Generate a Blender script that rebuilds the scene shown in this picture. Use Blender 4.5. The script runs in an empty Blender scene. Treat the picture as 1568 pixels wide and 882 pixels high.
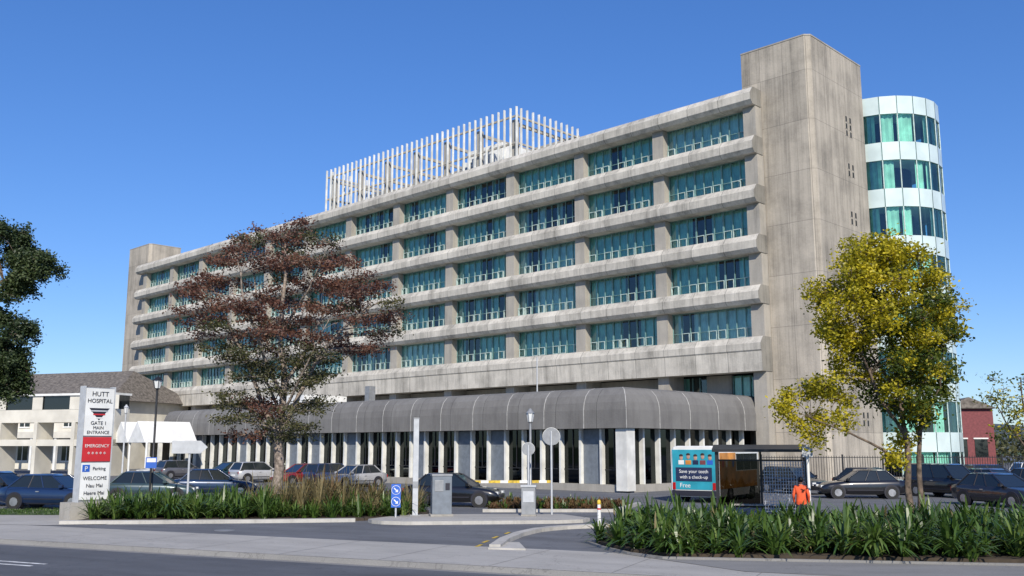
import bpy, math, random, mathutils
from mathutils import Vector, Matrix
random.seed(11)
R=math.radians
sc=bpy.context.scene
U=random.uniform

# ------------------------------------------------------------------ materials
def node(nt,t,ins=None,**kw):
    n=nt.nodes.new(t)
    for k,v in kw.items(): setattr(n,k,v)
    if ins:
        for k,v in ins.items():
            if isinstance(v,bpy.types.NodeSocket): nt.links.new(v,n.inputs[k])
            else: n.inputs[k].default_value=v
    return n
def c4(c): return (c[0],c[1],c[2],1)
def newmat(name):
    m=bpy.data.materials.new(name); m.use_nodes=True
    return m,m.node_tree,m.node_tree.nodes['Principled BSDF']
def mixc(nt,fac,a,b,mode='MIX'):
    n=nt.nodes.new('ShaderNodeMix'); n.data_type='RGBA'; n.blend_type=mode
    for i,v in ((0,fac),(6,a),(7,b)):
        if isinstance(v,bpy.types.NodeSocket): nt.links.new(v,n.inputs[i])
        else: n.inputs[i].default_value=v
    return n.outputs[2]
def ramp(nt,fac,a,b):
    n=node(nt,'ShaderNodeMapRange',{0:fac,1:a,2:b,3:0.0,4:1.0}); return n.outputs[0]
def simple(name,col,rough=.6,metal=0,var=.12,scale=4.0,coat=0,bump=0):
    m,nt,b=newmat(name)
    tc=node(nt,'ShaderNodeTexCoord')
    no=node(nt,'ShaderNodeTexNoise',{'Vector':tc.outputs['Object'],'Scale':scale,'Detail':5.0})
    dk=tuple(max(0,x*(1-2*var)) for x in col)
    lt=tuple(min(1,x*(1+var)) for x in col)
    f=ramp(nt,no.outputs[0],.35,.65)
    nt.links.new(mixc(nt,f,c4(dk),c4(lt)),b.inputs['Base Color'])
    b.inputs['Roughness'].default_value=rough; b.inputs['Metallic'].default_value=metal
    if coat: b.inputs['Coat Weight'].default_value=coat; b.inputs['Coat Roughness'].default_value=.04
    if bump:
        bp=node(nt,'ShaderNodeBump',{'Height':no.outputs[0],'Strength':bump,'Distance':.02}); nt.links.new(bp.outputs[0],b.inputs['Normal'])
    return m
def concrete(name,c1,c2,amt=1.0,jx=None,jz=None,jw=.02,jcol=(.05,.05,.045),jy=None,fine=9.0,zs=.14,jmix=.75,streak=.25):
    m,nt,b=newmat(name)
    tc=node(nt,'ShaderNodeTexCoord'); o=tc.outputs['Object']
    mp=node(nt,'ShaderNodeMapping',{'Vector':o,'Scale':(1.1,1.1,zs)})
    st=node(nt,'ShaderNodeTexNoise',{'Vector':mp.outputs[0],'Scale':1.2,'Detail':7.0,'Roughness':.65})
    mp2=node(nt,'ShaderNodeMapping',{'Vector':o,'Scale':(5,5,zs*1.4)})
    s2=node(nt,'ShaderNodeTexNoise',{'Vector':mp2.outputs[0],'Scale':1.3,'Detail':4.0,'Roughness':.6})
    bg=node(nt,'ShaderNodeTexNoise',{'Vector':o,'Scale':.45,'Detail':6.0,'Roughness':.65})
    fi=node(nt,'ShaderNodeTexNoise',{'Vector':o,'Scale':fine,'Detail':4.0,'Roughness':.7})
    f1=ramp(nt,st.outputs[0],.45,.70); f2=ramp(nt,bg.outputs[0],.42,.7); f3=ramp(nt,fi.outputs[0],.3,.7); f4=ramp(nt,s2.outputs[0],.5,.75)
    a=node(nt,'ShaderNodeMath',{0:f1,1:.46*amt},operation='MULTIPLY')
    a2=node(nt,'ShaderNodeMath',{0:f2,1:.46*amt,2:a.outputs[0]},operation='MULTIPLY_ADD')
    a2b=node(nt,'ShaderNodeMath',{0:f4,1:streak*amt,2:a2.outputs[0]},operation='MULTIPLY_ADD')
    a3=node(nt,'ShaderNodeMath',{0:f3,1:.18*amt,2:a2b.outputs[0]},operation='MULTIPLY_ADD')
    sp=node(nt,'ShaderNodeSeparateXYZ',{0:o}); last=a3
    if jx:
        dv=node(nt,'ShaderNodeMath',{0:sp.outputs[0],1:jx},operation='DIVIDE'); fl=node(nt,'ShaderNodeMath',{0:dv.outputs[0]},operation='FLOOR')
        dz=node(nt,'ShaderNodeMath',{0:sp.outputs[2],1:3.6},operation='DIVIDE'); fz=node(nt,'ShaderNodeMath',{0:dz.outputs[0]},operation='FLOOR')
        cb=node(nt,'ShaderNodeCombineXYZ',{0:fl.outputs[0],1:fz.outputs[0]}); wn=node(nt,'ShaderNodeTexWhiteNoise',{'Vector':cb.outputs[0]})
        last=node(nt,'ShaderNodeMath',{0:wn.outputs[0],1:.28,2:a3.outputs[0]},operation='MULTIPLY_ADD')
        last=node(nt,'ShaderNodeMath',{0:last.outputs[0],1:-.1},operation='ADD')
    last.use_clamp=True
    col=mixc(nt,last.outputs[0],c4(c1),c4(c2))
    for ax,j in ((0,jx),(2,jz),(1,jy)):
        if j:
            pp=node(nt,'ShaderNodeMath',{0:sp.outputs[ax],1:j/2},operation='PINGPONG')
            lt=node(nt,'ShaderNodeMath',{0:pp.outputs[0],1:jw},operation='LESS_THAN')
            mu=node(nt,'ShaderNodeMath',{0:lt.outputs[0],1:jmix},operation='MULTIPLY')
            col=mixc(nt,mu.outputs[0],col,c4(jcol))
    nt.links.new(col,b.inputs['Base Color'])
    b.inputs['Roughness'].default_value=.9
    bp=node(nt,'ShaderNodeBump',{'Height':fi.outputs[0],'Strength':.4,'Distance':.04}); nt.links.new(bp.outputs[0],b.inputs['Normal'])
    return m
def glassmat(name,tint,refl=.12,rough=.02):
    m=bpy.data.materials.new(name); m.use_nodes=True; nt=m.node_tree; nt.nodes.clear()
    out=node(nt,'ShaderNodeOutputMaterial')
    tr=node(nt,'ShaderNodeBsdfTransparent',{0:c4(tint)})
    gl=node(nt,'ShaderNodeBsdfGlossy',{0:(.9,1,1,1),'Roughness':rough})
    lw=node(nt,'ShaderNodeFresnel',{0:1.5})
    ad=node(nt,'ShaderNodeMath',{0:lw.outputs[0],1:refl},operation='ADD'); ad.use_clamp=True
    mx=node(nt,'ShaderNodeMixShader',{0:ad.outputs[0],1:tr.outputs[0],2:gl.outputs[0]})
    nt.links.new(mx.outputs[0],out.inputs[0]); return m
def leafmat(name,cols,trans=.35,rough=.55,nscale=.6):
    m,nt,b=newmat(name)
    g=node(nt,'ShaderNodeNewGeometry'); tc=node(nt,'ShaderNodeTexCoord')
    no=node(nt,'ShaderNodeTexNoise',{'Vector':tc.outputs['Object'],'Scale':nscale,'Detail':3.0})
    s=node(nt,'ShaderNodeMath',{0:g.outputs['Random Per Island'],1:.55},operation='MULTIPLY')
    s2=node(nt,'ShaderNodeMath',{0:no.outputs[0],1:1.3,2:s.outputs[0]},operation='MULTIPLY_ADD')
    s3=node(nt,'ShaderNodeMath',{0:s2.outputs[0],1:-.42},operation='ADD')
    cr=nt.nodes.new('ShaderNodeValToRGB'); nt.links.new(s3.outputs[0],cr.inputs[0])
    e=cr.color_ramp.elements
    while len(e)<len(cols): e.new(.5)
    for i,c in enumerate(cols): e[i].position=i/(len(cols)-1); e[i].color=c4(c)
    nt.links.new(cr.outputs[0],b.inputs['Base Color']); b.inputs['Roughness'].default_value=rough
    if trans>0:
        tl=node(nt,'ShaderNodeBsdfTranslucent',{0:cr.outputs[0]})
        mx=node(nt,'ShaderNodeMixShader',{0:trans,1:b.outputs[0],2:tl.outputs[0]})
        nt.links.new(mx.outputs[0],nt.nodes['Material Output'].inputs[0])
    return m
def asphalt(name,c,lo=.7,hi=1.3,patch=.3):
    m,nt,b=newmat(name)
    tc=node(nt,'ShaderNodeTexCoord'); o=tc.outputs['Object']
    mp=node(nt,'ShaderNodeMapping',{'Vector':o,'Scale':(.35,1.2,1)})
    n1=node(nt,'ShaderNodeTexNoise',{'Vector':mp.outputs[0],'Scale':.7,'Detail':6.0,'Roughness':.65})
    n2=node(nt,'ShaderNodeTexNoise',{'Vector':o,'Scale':40.0,'Detail':3.0})
    n3=node(nt,'ShaderNodeTexNoise',{'Vector':o,'Scale':2.0,'Detail':4.0,'Distortion':1.5})
    f=ramp(nt,n1.outputs[0],.35,.68)
    col=mixc(nt,f,c4([x*lo for x in c]),c4([x*hi for x in c]))
    f3=ramp(nt,n3.outputs[0],.6,.68); m3=node(nt,'ShaderNodeMath',{0:f3,1:patch},operation='MULTIPLY')
    col=mixc(nt,m3.outputs[0],col,c4([x*.55 for x in c]))
    nv=node(nt,'ShaderNodeVectorMath',{0:o,1:n3.outputs[1]},operation='ADD')
    vo=node(nt,'ShaderNodeTexVoronoi',{'Vector':nv.outputs[0],'Scale':.3},feature='DISTANCE_TO_EDGE')
    lt=node(nt,'ShaderNodeMath',{0:vo.outputs[0],1:.006},operation='LESS_THAN'); ml=node(nt,'ShaderNodeMath',{0:lt.outputs[0],1:.45},operation='MULTIPLY')
    col=mixc(nt,ml.outputs[0],col,c4([x*.4 for x in c]))
    f2=ramp(nt,n2.outputs[0],.3,.7); m2=node(nt,'ShaderNodeMath',{0:f2,1:.35},operation='MULTIPLY')
    col=mixc(nt,m2.outputs[0],col,c4([x*1.5 for x in c]))
    nt.links.new(col,b.inputs['Base Color']); b.inputs['Roughness'].default_value=.85
    bp=node(nt,'ShaderNodeBump',{'Height':n2.outputs[0],'Strength':.35,'Distance':.012}); nt.links.new(bp.outputs[0],b.inputs['Normal'])
    return m

M={}
M['band']=concrete('band_concrete',(.68,.64,.56),(.25,.235,.205),1.0,jx=2.683,jw=.022,jmix=.6,streak=.32)
M['pier']=concrete('pier_concrete',(.43,.40,.35),(.20,.19,.17),.8)
M['tower']=concrete('tower_concrete',(.52,.465,.385),(.21,.19,.16),1.0,jz=3.6,jx=1.8,jw=.018,jy=2.07,jcol=(.12,.11,.1),zs=.06,jmix=.55,streak=.42)
M['podium']=concrete('podium_fascia_concrete',(.215,.21,.20),(.105,.10,.097),.8,jx=3.25,streak=.2)
M['joint']=simple('joint_sealant',(.46,.45,.42),.9)
M['plinth']=concrete('plinth_concrete',(.40,.38,.34),(.20,.19,.17),.8)
M['white']=simple('white_paint',(.78,.78,.75),.5,var=.06,scale=1.5)
M['fin']=simple('white_fin',(.74,.74,.70),.6,var=.1,scale=1.2)
M['gpanel']=simple('grey_panel',(.17,.195,.225),.5,var=.08)
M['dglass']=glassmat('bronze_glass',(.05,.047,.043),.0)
M['glass']=glassmat('teal_glass',(.74,.95,.90),.06)
M['curt']=simple('curtain_fabric',(.46,.70,.62),.8,var=.12,scale=1.2)
M['curt2']=simple('pale_curtain_fabric',(.74,.80,.76),.8,var=.1,scale=1.2)
M['frame']=simple('window_frame',(.17,.30,.29),.45,var=.1)
M['frame2']=simple('pale_window_frame',(.45,.56,.54),.45,var=.1)
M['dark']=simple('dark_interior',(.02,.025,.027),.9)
M['spand']=simple('white_spandrel_panel',(.60,.71,.70),.25,var=.06,scale=.7,coat=.4)
M['metal']=simple('grey_metal',(.30,.31,.32),.45,metal=.3,var=.08)
M['lgrey']=simple('light_grey_paint',(.48,.50,.52),.5,var=.06)
M['blackm']=simple('black_metal',(.02,.02,.022),.4,var=.1)
M['roofgrey']=simple('roof_gravel',(.25,.24,.22),.9)
M['road']=asphalt('street_asphalt',(.085,.09,.10))
M['lane']=asphalt('driveway_asphalt',(.12,.125,.135))
M['foot']=asphalt('footpath_concrete',(.37,.355,.325),.78,1.12,.2)
M['path2']=asphalt('path_asphalt',(.21,.205,.195),.8,1.15,.2)
M['kerb']=concrete('kerb_concrete',(.52,.50,.46),(.28,.27,.24),.9)
M['soil']=simple('soil',(.06,.045,.03),.95,bump=.5)
M['lawn']=simple('lawn',(.07,.11,.03),.95,var=.3,scale=2,bump=.5)
M['rwhite']=simple('road_marking_white',(.7,.7,.68),.7,var=.2,scale=6)
M['ryel']=simple('road_marking_yellow',(.65,.45,.05),.7,var=.2,scale=6)
M['cream']=simple('cream_render',(.66,.63,.55),.8,var=.08,scale=.6)
M['tile']=simple('roof_tile',(.17,.15,.13),.85,var=.25,scale=3)
M['maroon']=simple('maroon_cladding',(.20,.05,.055),.7)
M['red']=simple('red_sign',(.55,.03,.035),.4,var=.03)
M['blue']=simple('blue_sign',(.03,.12,.5),.4,var=.03)
M['black']=simple('black_lettering',(.02,.02,.03),.5,var=.02)
M['tire']=simple('tyre_rubber',(.02,.02,.02),.8)
M['alloy']=simple('alloy_wheel',(.45,.45,.46),.35,metal=.7)
M['carglass']=simple('car_glass',(.015,.02,.022),.06,coat=.5,var=.02)
M['lampw']=simple('headlamp_lens',(.7,.72,.72),.15,coat=.5,var=.02)
M['lampr']=simple('tail_lamp_lens',(.4,.01,.01),.2,coat=.5,var=.02)
M['bark']=simple('bark',(.28,.23,.19),.95,var=.3,scale=6,bump=.8)
M['bark2']=simple('brown_bark',(.16,.12,.09),.95,var=.3,scale=6,bump=.8)
M['skin']=simple('skin',(.45,.27,.2),.6,var=.03)
M['hair']=simple('hair',(.03,.02,.015),.6)
M['orange']=simple('orange_jacket',(.80,.11,.03),.7,var=.08,scale=6)
M['trous']=simple('dark_trousers',(.03,.03,.045),.8)
M['teal_ad']=simple('teal_advert',(.03,.32,.42),.35,var=.1,scale=1.5,coat=.3)
M['orange_ad']=simple('orange_advert',(.75,.30,.05),.35,var=.2,scale=1.5,coat=.3)
M['navy']=simple('navy_print',(.02,.03,.08),.4)
M['hillm']=leafmat('hill_bush',[(.045,.06,.065),(.06,.08,.08),(.09,.10,.095)],0,.9,.02)
M['lf_br']=leafmat('russet_leaves',[(.042,.018,.013),(.11,.045,.03),(.18,.08,.05),(.22,.125,.07)],.3)
M['lf_gr']=leafmat('olive_leaves',[(.03,.04,.012),(.08,.085,.03),(.16,.14,.055)],.3)
M['lf_ye']=leafmat('golden_leaves',[(.09,.10,.008),(.31,.29,.012),(.56,.47,.02),(.68,.56,.03)],.4,nscale=1.2)
M['lf_yg']=leafmat('green_leaves',[(.02,.04,.008),(.07,.11,.012),(.22,.23,.02)],.4,nscale=1.2)
M['lf_dk']=leafmat('conifer_needles',[(.015,.03,.01),(.04,.065,.02),(.09,.12,.04)],.2)
M['strap']=leafmat('strap_leaves',[(.015,.035,.008),(.045,.095,.015),(.09,.155,.03),(.19,.25,.07)],.25,.38,.9)
M['straw']=leafmat('dry_grass',[(.11,.09,.035),(.22,.18,.08),(.35,.29,.15)],.3,.7,.9)
M['rust']=leafmat('rust_groundcover',[(.07,.03,.015),(.15,.08,.03),(.16,.14,.05)],.3,.7,.9)

# ------------------------------------------------------------------ mesh builder
class MB:
    def __init__(s): s.v=[];s.f=[];s.m=[];s.mats=[];s.sm=[]
    def mi(s,mat):
        mat=M[mat] if isinstance(mat,str) else mat
        if mat not in s.mats: s.mats.append(mat)
        return s.mats.index(mat)
    def poly(s,pts,mat,smooth=False):
        n=len(s.v); s.v.extend([tuple(p) for p in pts]); s.f.append(tuple(range(n,n+len(pts)))); s.m.append(s.mi(mat)); s.sm.append(smooth)
    def mesh(s,vs,fs,mat,smooth=False):
        n=len(s.v); s.v.extend([tuple(p) for p in vs]); k=s.mi(mat)
        for f in fs: s.f.append(tuple(i+n for i in f)); s.m.append(k); s.sm.append(smooth)
    def box(s,x0,x1,y0,y1,z0,z1,mat,T=None):
        vs=[Vector((x,y,z)) for z in (z0,z1) for y in (y0,y1) for x in (x0,x1)]
        if T: vs=[T@p for p in vs]
        s.mesh(vs,[(0,2,3,1),(4,5,7,6),(0,1,5,4),(2,6,7,3),(0,4,6,2),(1,3,7,5)],mat)
    def tube(s,pts,rad,mat,n=7,cap=True,smooth=True):
        pts=[Vector(p) for p in pts]; vs=[];fs=[]
        for i,p in enumerate(pts):
            d=(pts[min(i+1,len(pts)-1)]-pts[max(i-1,0)])
            if d.length<1e-6: d=Vector((0,0,1))
            d.normalize(); a=Vector((1,0,0)) if abs(d.z)>=.99 else Vector((0,0,1)).cross(d)
            a.normalize(); b=d.cross(a)
            r=rad[i] if isinstance(rad,(list,tuple)) else rad
            for k in range(n):
                t=2*math.pi*k/n; vs.append(p+a*(r*math.cos(t))+b*(r*math.sin(t)))
        for i in range(len(pts)-1):
            for k in range(n):
                k2=(k+1)%n; fs.append((i*n+k,i*n+k2,(i+1)*n+k2,(i+1)*n+k))
        s.mesh(vs,fs,mat,smooth)
        if cap:
            s.poly(vs[:n][::-1],mat); s.poly(vs[-n:],mat)
    def ellip(s,c,r,mat,n=12,m=8):
        vs=[];fs=[]
        for i in range(m+1):
            ph=math.pi*i/m
            for k in range(n):
                t=2*math.pi*k/n; vs.append((c[0]+r[0]*math.sin(ph)*math.cos(t),c[1]+r[1]*math.sin(ph)*math.sin(t),c[2]+r[2]*math.cos(ph)))
        for i in range(m):
            for k in range(n):
                k2=(k+1)%n; fs.append((i*n+k,(i+1)*n+k,(i+1)*n+k2,i*n+k2))
        s.mesh(vs,fs,mat,True)
    def prism(s,poly2,z0,z1,mat,side=None,bottom=False):
        n=len(poly2); s.poly([(x,y,z1) for x,y in poly2],mat)
        if bottom: s.poly([(x,y,z0) for x,y in poly2][::-1],side or mat)
        for i in range(n):
            a=poly2[i]; b=poly2[(i+1)%n]
            s.poly([(a[0],a[1],z0),(b[0],b[1],z0),(b[0],b[1],z1),(a[0],a[1],z1)],side or mat)
    def extx(s,prof,x0,x1,mat):
        n=len(prof)
        for i in range(n):
            a=prof[i]; b=prof[(i+1)%n]
            s.poly([(x0,a[0],a[1]),(x1,a[0],a[1]),(x1,b[0],b[1]),(x0,b[0],b[1])],mat)
        s.poly([(x1,p[0],p[1]) for p in prof],mat); s.poly([(x0,p[0],p[1]) for p in prof][::-1],mat)
    def make(s,name,parent=None,loc=(0,0,0),rot=0,bevel=0):
        me=bpy.data.meshes.new(name); me.from_pydata(s.v,[],s.f)
        for m in s.mats: me.materials.append(m)
        me.polygons.foreach_set('material_index',s.m); me.polygons.foreach_set('use_smooth',s.sm)
        me.update()
        ob=bpy.data.objects.new(name,me); sc.collection.objects.link(ob)
        ob.location=loc; ob.rotation_euler=(0,0,rot)
        if parent: ob.parent=parent
        if bevel:
            w=ob.modifiers.new('weld','WELD'); w.merge_threshold=.0005
            b=ob.modifiers.new('bevel','BEVEL'); b.width=bevel; b.segments=2; b.limit_method='ANGLE'
        return ob
def empty(name,loc=(0,0,0),rot=0):
    e=bpy.data.objects.new(name,None); sc.collection.objects.link(e); e.location=loc; e.rotation_euler=(0,0,rot); e.empty_display_size=.5; return e
def text(body,size,loc,mat,parent,name='lettering',rot=(math.pi/2,0,0),align='CENTER',bold=0):
    c=bpy.data.curves.new(name,'FONT'); c.body=body; c.size=size; c.align_x=align; c.extrude=.003; c.offset=bold
    c.materials.append(M[mat]); o=bpy.data.objects.new(name,c); sc.collection.objects.link(o)
    o.location=loc; o.rotation_euler=rot; o.parent=parent; return o

# ------------------------------------------------------------------ hospital building
H=empty('hospital_building',(17.0,65.2,0),R(-44.35))
ZT=28.17; FL=3.6; LEN=98.9
piers=[.55+8.05*k for k in range(13)]
b=MB()
for k in range(6):
    zt=ZT-FL*k
    if k<5: pr=[(1.5,zt),(.42,zt),(.34,zt-.05),(.06,zt-.42),(0,zt-.48),(.03,zt-1.02),(.28,zt-1.3),(1.5,zt-1.3)]
    else: pr=[(1.5,zt),(.42,zt),(.34,zt-.05),(.06,zt-.42),(0,zt-.48),(.02,zt-.95),(.10,zt-1.05),(.16,zt-2.41),(1.5,zt-2.41)]
    b.extx(pr[::-1],-LEN,0,'band')
b.make('balcony_bands',H)
b=MB()
for s in piers:
    b.box(-s-.5,-s+.5,.7,2.6,0,27.0,'pier')
b.box(-.3,-.02,1.42,17,0,27.1,'pier'); b.box(-LEN+.02,-LEN+.3,1.42,17,0,27.1,'pier')
b.box(-LEN,0,1.5,17,26.9,27.6,'roofgrey')
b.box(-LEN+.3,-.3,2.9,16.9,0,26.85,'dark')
b.box(-LEN+.3,-9.3,2.62,2.88,0,7.77,'pier')
b.box(-9.3,-.3,2.62,2.88,0,6.1,'pier'); b.box(-6.0,-3.9,2.5,2.88,6.1,7.77,'pier')
b.make('main_block_structure',H)
fr=MB(); gl=MB(); cu=MB()
def curtain(mb,x0,x1,y,z0,z1,mat,T=None,st=.11):
    n=max(2,int((x1-x0)/st)); vs=[];ph=U(0,6)
    for i in range(n+1):
        x=x0+(x1-x0)*i/n; yy=y+.06*math.sin(ph+i*1.9)
        for z in (z0,z1):
            p=Vector((x,yy,z)); vs.append(T@p if T else p)
    mb.mesh(vs,[(2*i,2*i+2,2*i+3,2*i+1) for i in range(n)],mat,False)
for k in range(5):
    z1=ZT-FL*k-1.3; z0=ZT-FL*(k+1)
    for j in range(12):
        xa=-piers[j]-.5; xb=-piers[j+1]+.5
        n=9; w=(xa-xb)/n
        for i in range(0,9,3):
            t0,t1=U(-.006,.006),U(-.006,.006); x0_,x1_=xb+w*i,xb+w*(i+3)
            gl.poly([(x0_,1.4+t0,z0),(x1_,1.4+t1,z0),(x1_,1.4+t1,z1),(x0_,1.4+t0,z1)],'glass')
        tz=z0+.78
        for i in range(n+1):
            x=xb+w*i; t=.035 if i%3 else .06
            fr.box(x-t,x+t,1.33,1.39,z0,z1,'frame')
        fr.box(xb,xa,1.30,1.385,z0,z0+.09,'frame2'); fr.box(xb,xa,1.30,1.385,z1-.07,z1,'frame')
        for i in range(n):
            if (i+k+j)%3!=1:
                x=xb+w*i; op=U(.0,.16) if random.random()<.3 else 0
                fr.box(x+.07,x+w-.07,1.26-op,1.32-op,tz-.025,tz+.025,'frame2'); fr.box(x+.07,x+w-.07,1.24-op,1.32-op,z0+.12,z0+.17,'frame2')
                fr.box(x+.07,x+.10,1.25-op,1.32,z0+.12,tz,'frame2'); fr.box(x+w-.10,x+w-.07,1.25-op,1.32,z0+.12,tz,'frame2')
            else: fr.box(xb+w*i+.04,xb+w*(i+1)-.04,1.33,1.385,tz-.02,tz+.02,'frame')
        r=random.random()
        mat='curt' if random.random()<.8 else 'curt2'
        if r<.3: segs=[(0,1)]
        elif r<.65:
            g0=U(.1,.6); g1=g0+U(.1,.3); segs=[(0,g0),(g1,1)]
        else: segs=[(0,U(.08,.2)),(.33,.33+U(.05,.15)),(.62,.62+U(.05,.2)),(U(.85,.93),1)]
        for a0,a1 in segs:
            curtain(cu,xb+(xa-xb)*a0,xb+(xa-xb)*a1,1.56,z0+.02,z1-.02,mat)
for xa,xb in ((-.35,-3.85),(-6.05,-9.25)):
    gl.poly([(xb,2.7,6.1),(xa,2.7,6.1),(xa,2.7,7.7),(xb,2.7,7.7)],'glass')
    for i in range(6):
        x=xb+(xa-xb)*i/5; fr.box(x-.035,x+.035,2.6,2.68,6.1,7.7,'frame')
    curtain(cu,xb,xb+1.5,2.82,6.1,7.7,'curt')
fr.make('window_frames',H); gl.make('window_glass',H); cu.make('curtains',H)
b=MB()
def tower(x0,x1,y0,y1,zt,ch=.35):
    P=[(x0,y0),(x1-ch,y0),(x1,y0+ch),(x1,y1),(x0,y1)]
    b.prism(P,0,zt,'tower')
    for i in range(5):
        a=Vector(P[i]); c=Vector(P[(i+1)%5]); d=(c-a).normalized(); nrm=Vector((d.y,-d.x))
        q=[a+nrm*.03,c+nrm*.03,c-nrm*.25,a-nrm*.25]
        b.prism([tuple(p) for p in q],zt+.001,zt+.1+.002*i,'pier',bottom=True)
tower(-1.5,3.88,1.5,9.8,31.3)
tower(-104.6,-98.0,1.5,6.2,31.4)
b.make('stair_towers',H)
b=MB()
for k in range(7):
    z=26.6-FL*k
    for yy in (6.6,7.25):
        for dz in ((0,.55,1.1) if k==0 else (0,.55)):
            b.box(3.83,3.89,yy,yy+.32,z-dz-.4,z-dz,'dark')
            b.box(3.87,3.93,yy-.05,yy,z-dz-.44,z-dz+.04,'pier'); b.box(3.87,3.93,yy+.32,yy+.37,z-dz-.44,z-dz+.04,'pier')
b.make('tower_vents',H)
b=MB()
sx0,sx1,sy0,sy1=-56.7,-26.2,3.0,12.0
n=int((sx1-sx0)/.80)
for i in range(n+1):
    x=sx0+(sx1-sx0)*i/n; b.box(x-.055,x+.055,sy0,sy0+.2,27.6,34.1,'fin')
n2=11
for i in range(1,n2+1):
    y=sy0+(sy1-sy0)*i/n2; b.box(sx1-.2,sx1,y-.055,y+.055,27.6,34.1,'fin'); b.box(sx0,sx0+.2,y-.055,y+.055,27.6,34.1,'fin')
for z in (30.6,33.2):
    b.box(sx0,sx1,sy0+.21,sy0+.36,z,z+.18,'plinth'); b.box(sx1-.36,sx1-.21,sy0+.5,sy1,z,z+.18,'plinth'); b.box(sx0,sx1,sy1,sy1+.2,z,z+.22,'plinth')
    b.box(sx0+.21,sx0+.36,sy0+.5,sy1,z,z+.18,'plinth')
for i in range(7):
    x=sx0+.8+(sx1-sx0-1.6)*i/6
    b.box(x-.25,x+.25,sy0+.55,sy0+1.0,27.6,33.1,'plinth'); b.box(x-.2,x+.2,sy1-.6,sy1-.2,27.6,33.1,'plinth')
    b.box(x-.1,x+.1,sy0+1.0,sy1-.6,32.6,32.9,'plinth')
b.box(-36,-31,6,10.5,27.6,32.4,'white'); b.box(-34.5,-31.5,5.2,5.99,29.3,31.2,'lgrey')
for i in range(6): b.box(-35.8,-34.8,5.9,5.99,29+i*.4,29.2+i*.4,'metal')
b.box(-47,-42,6.5,10,27.6,30.6,'lgrey'); b.box(-53,-50,6.5,10,27.6,31.2,'metal')
b.tube([(-38.5,8,27.6),(-38.5,8,32.2)],.35,'lgrey',10)
b.make('roof_plant_screen',H)
# podium
b=MB(); xr,yf,xl=-.98,-13.8,-59.0
prof=[(.9,3.72),(0,3.72),(0,4.80),(.07,5.25),(.25,5.68),(.58,6.02),(1.1,6.17)]
for i in range(len(prof)-1):
    (o0,z0),(o1,z1)=prof[i],prof[i+1]
    b.poly([(xl,yf+o0,z0),(xr-o0,yf+o0,z0),(xr-o1,yf+o1,z1),(xl,yf+o1,z1)],'podium',False)
    b.poly([(xr-o0,yf+o0,z0),(xr-o0,1.5,z0),(xr-o1,1.5,z1),(xr-o1,yf+o1,z1)],'podium',False)
b.poly([(xl,yf+p[0],p[1]) for p in prof]+[(xl,2.6,6.17),(xl,2.6,3.72)],'podium')
b.poly([(xl,yf+1.1,6.17),(xr-1.1,yf+1.1,6.17),(xr-1.1,2.6,6.17),(xl,2.6,6.17)],'roofgrey')
def rib(side,t,w=.035):
    for i in range(1,len(prof)-1):
        (o0,z0),(o1,z1)=prof[i],prof[i+1]; e=-.012
        if side=='f': b.poly([(t-w,yf+o0+e,z0),(t+w,yf+o0+e,z0),(t+w,yf+o1+e,z1),(t-w,yf+o1+e,z1)],'joint')
        else: b.poly([(xr-o0-e,t-w,z0),(xr-o0-e,t+w,z0),(xr-o1-e,t+w,z1),(xr-o1-e,t-w,z1)],'joint')
for i in range(1,18): rib('f',xr-3.25*i)
for i in range(1,5): rib('s',yf+3.25*i)
for i in range(1,len(prof)-1):
    (o0,z0),(o1,z1)=prof[i],prof[i+1]
    b.poly([(xr-o0-.05,yf+o0-.012,z0),(xr-o0+.012,yf+o0-.012,z0),(xr-o1+.012,yf+o1-.012,z1),(xr-o1-.05,yf+o1-.012,z1)],'joint')
b.poly([(xl,yf+.9,3.7),(xr-.9,yf+.9,3.7),(xr-.9,1.5,3.7),(xl,1.5,3.7)],'plinth')
b.box(xl,xr-.5,yf+.5,yf+1.4,0,.42,'plinth'); b.box(xr-1.4,xr-.5,yf+1.4,1.5,0,.422,'plinth')
g=yf+1.0
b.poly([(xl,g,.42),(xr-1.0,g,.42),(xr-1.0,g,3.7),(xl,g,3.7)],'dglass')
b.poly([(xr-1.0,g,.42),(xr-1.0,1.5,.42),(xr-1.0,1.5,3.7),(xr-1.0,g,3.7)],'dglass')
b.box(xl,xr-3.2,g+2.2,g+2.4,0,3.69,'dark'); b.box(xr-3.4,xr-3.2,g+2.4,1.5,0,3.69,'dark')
nb=36
for i in range(1,nb):
    x=xr-.9-1.62*i
    w=.08
    b.box(x-w,x+w,yf+.66,g-.01,.42+.003,3.715,'fin')
    if i%5==2 or i in (9,20): b.box(x+w,x+1.62-w,g-.10,g-.03,.43,3.69,'gpanel')
    else:
        b.box(x+w,x+1.62-w,g-.06,g-.015,1.25,1.30,'blackm'); b.box(x+.78,x+.83,g-.06,g-.015,1.301,3.69,'blackm')
for i in range(1,9):
    y=yf+.9+1.62*i; b.box(xr-.99,xr-.68,y-.08,y+.08,.425,3.715,'fin')
b.box(xr-1.0,xr-.2,yf+.2,yf+1.0,.10,3.71,'fin')
b.make('podium',H)
b=MB(); b.box(-46,-38,yf+2.5,yf+7,6.175,7.1,'white'); b.box(-30,-29.4,yf+3,yf+3.6,6.175,7.5,'metal')
b.tube([(-12.5,-9,6.17),(-12.5,-9,8.9)],.05,'lgrey',6); b.make('podium_roof_plant',H)
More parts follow.
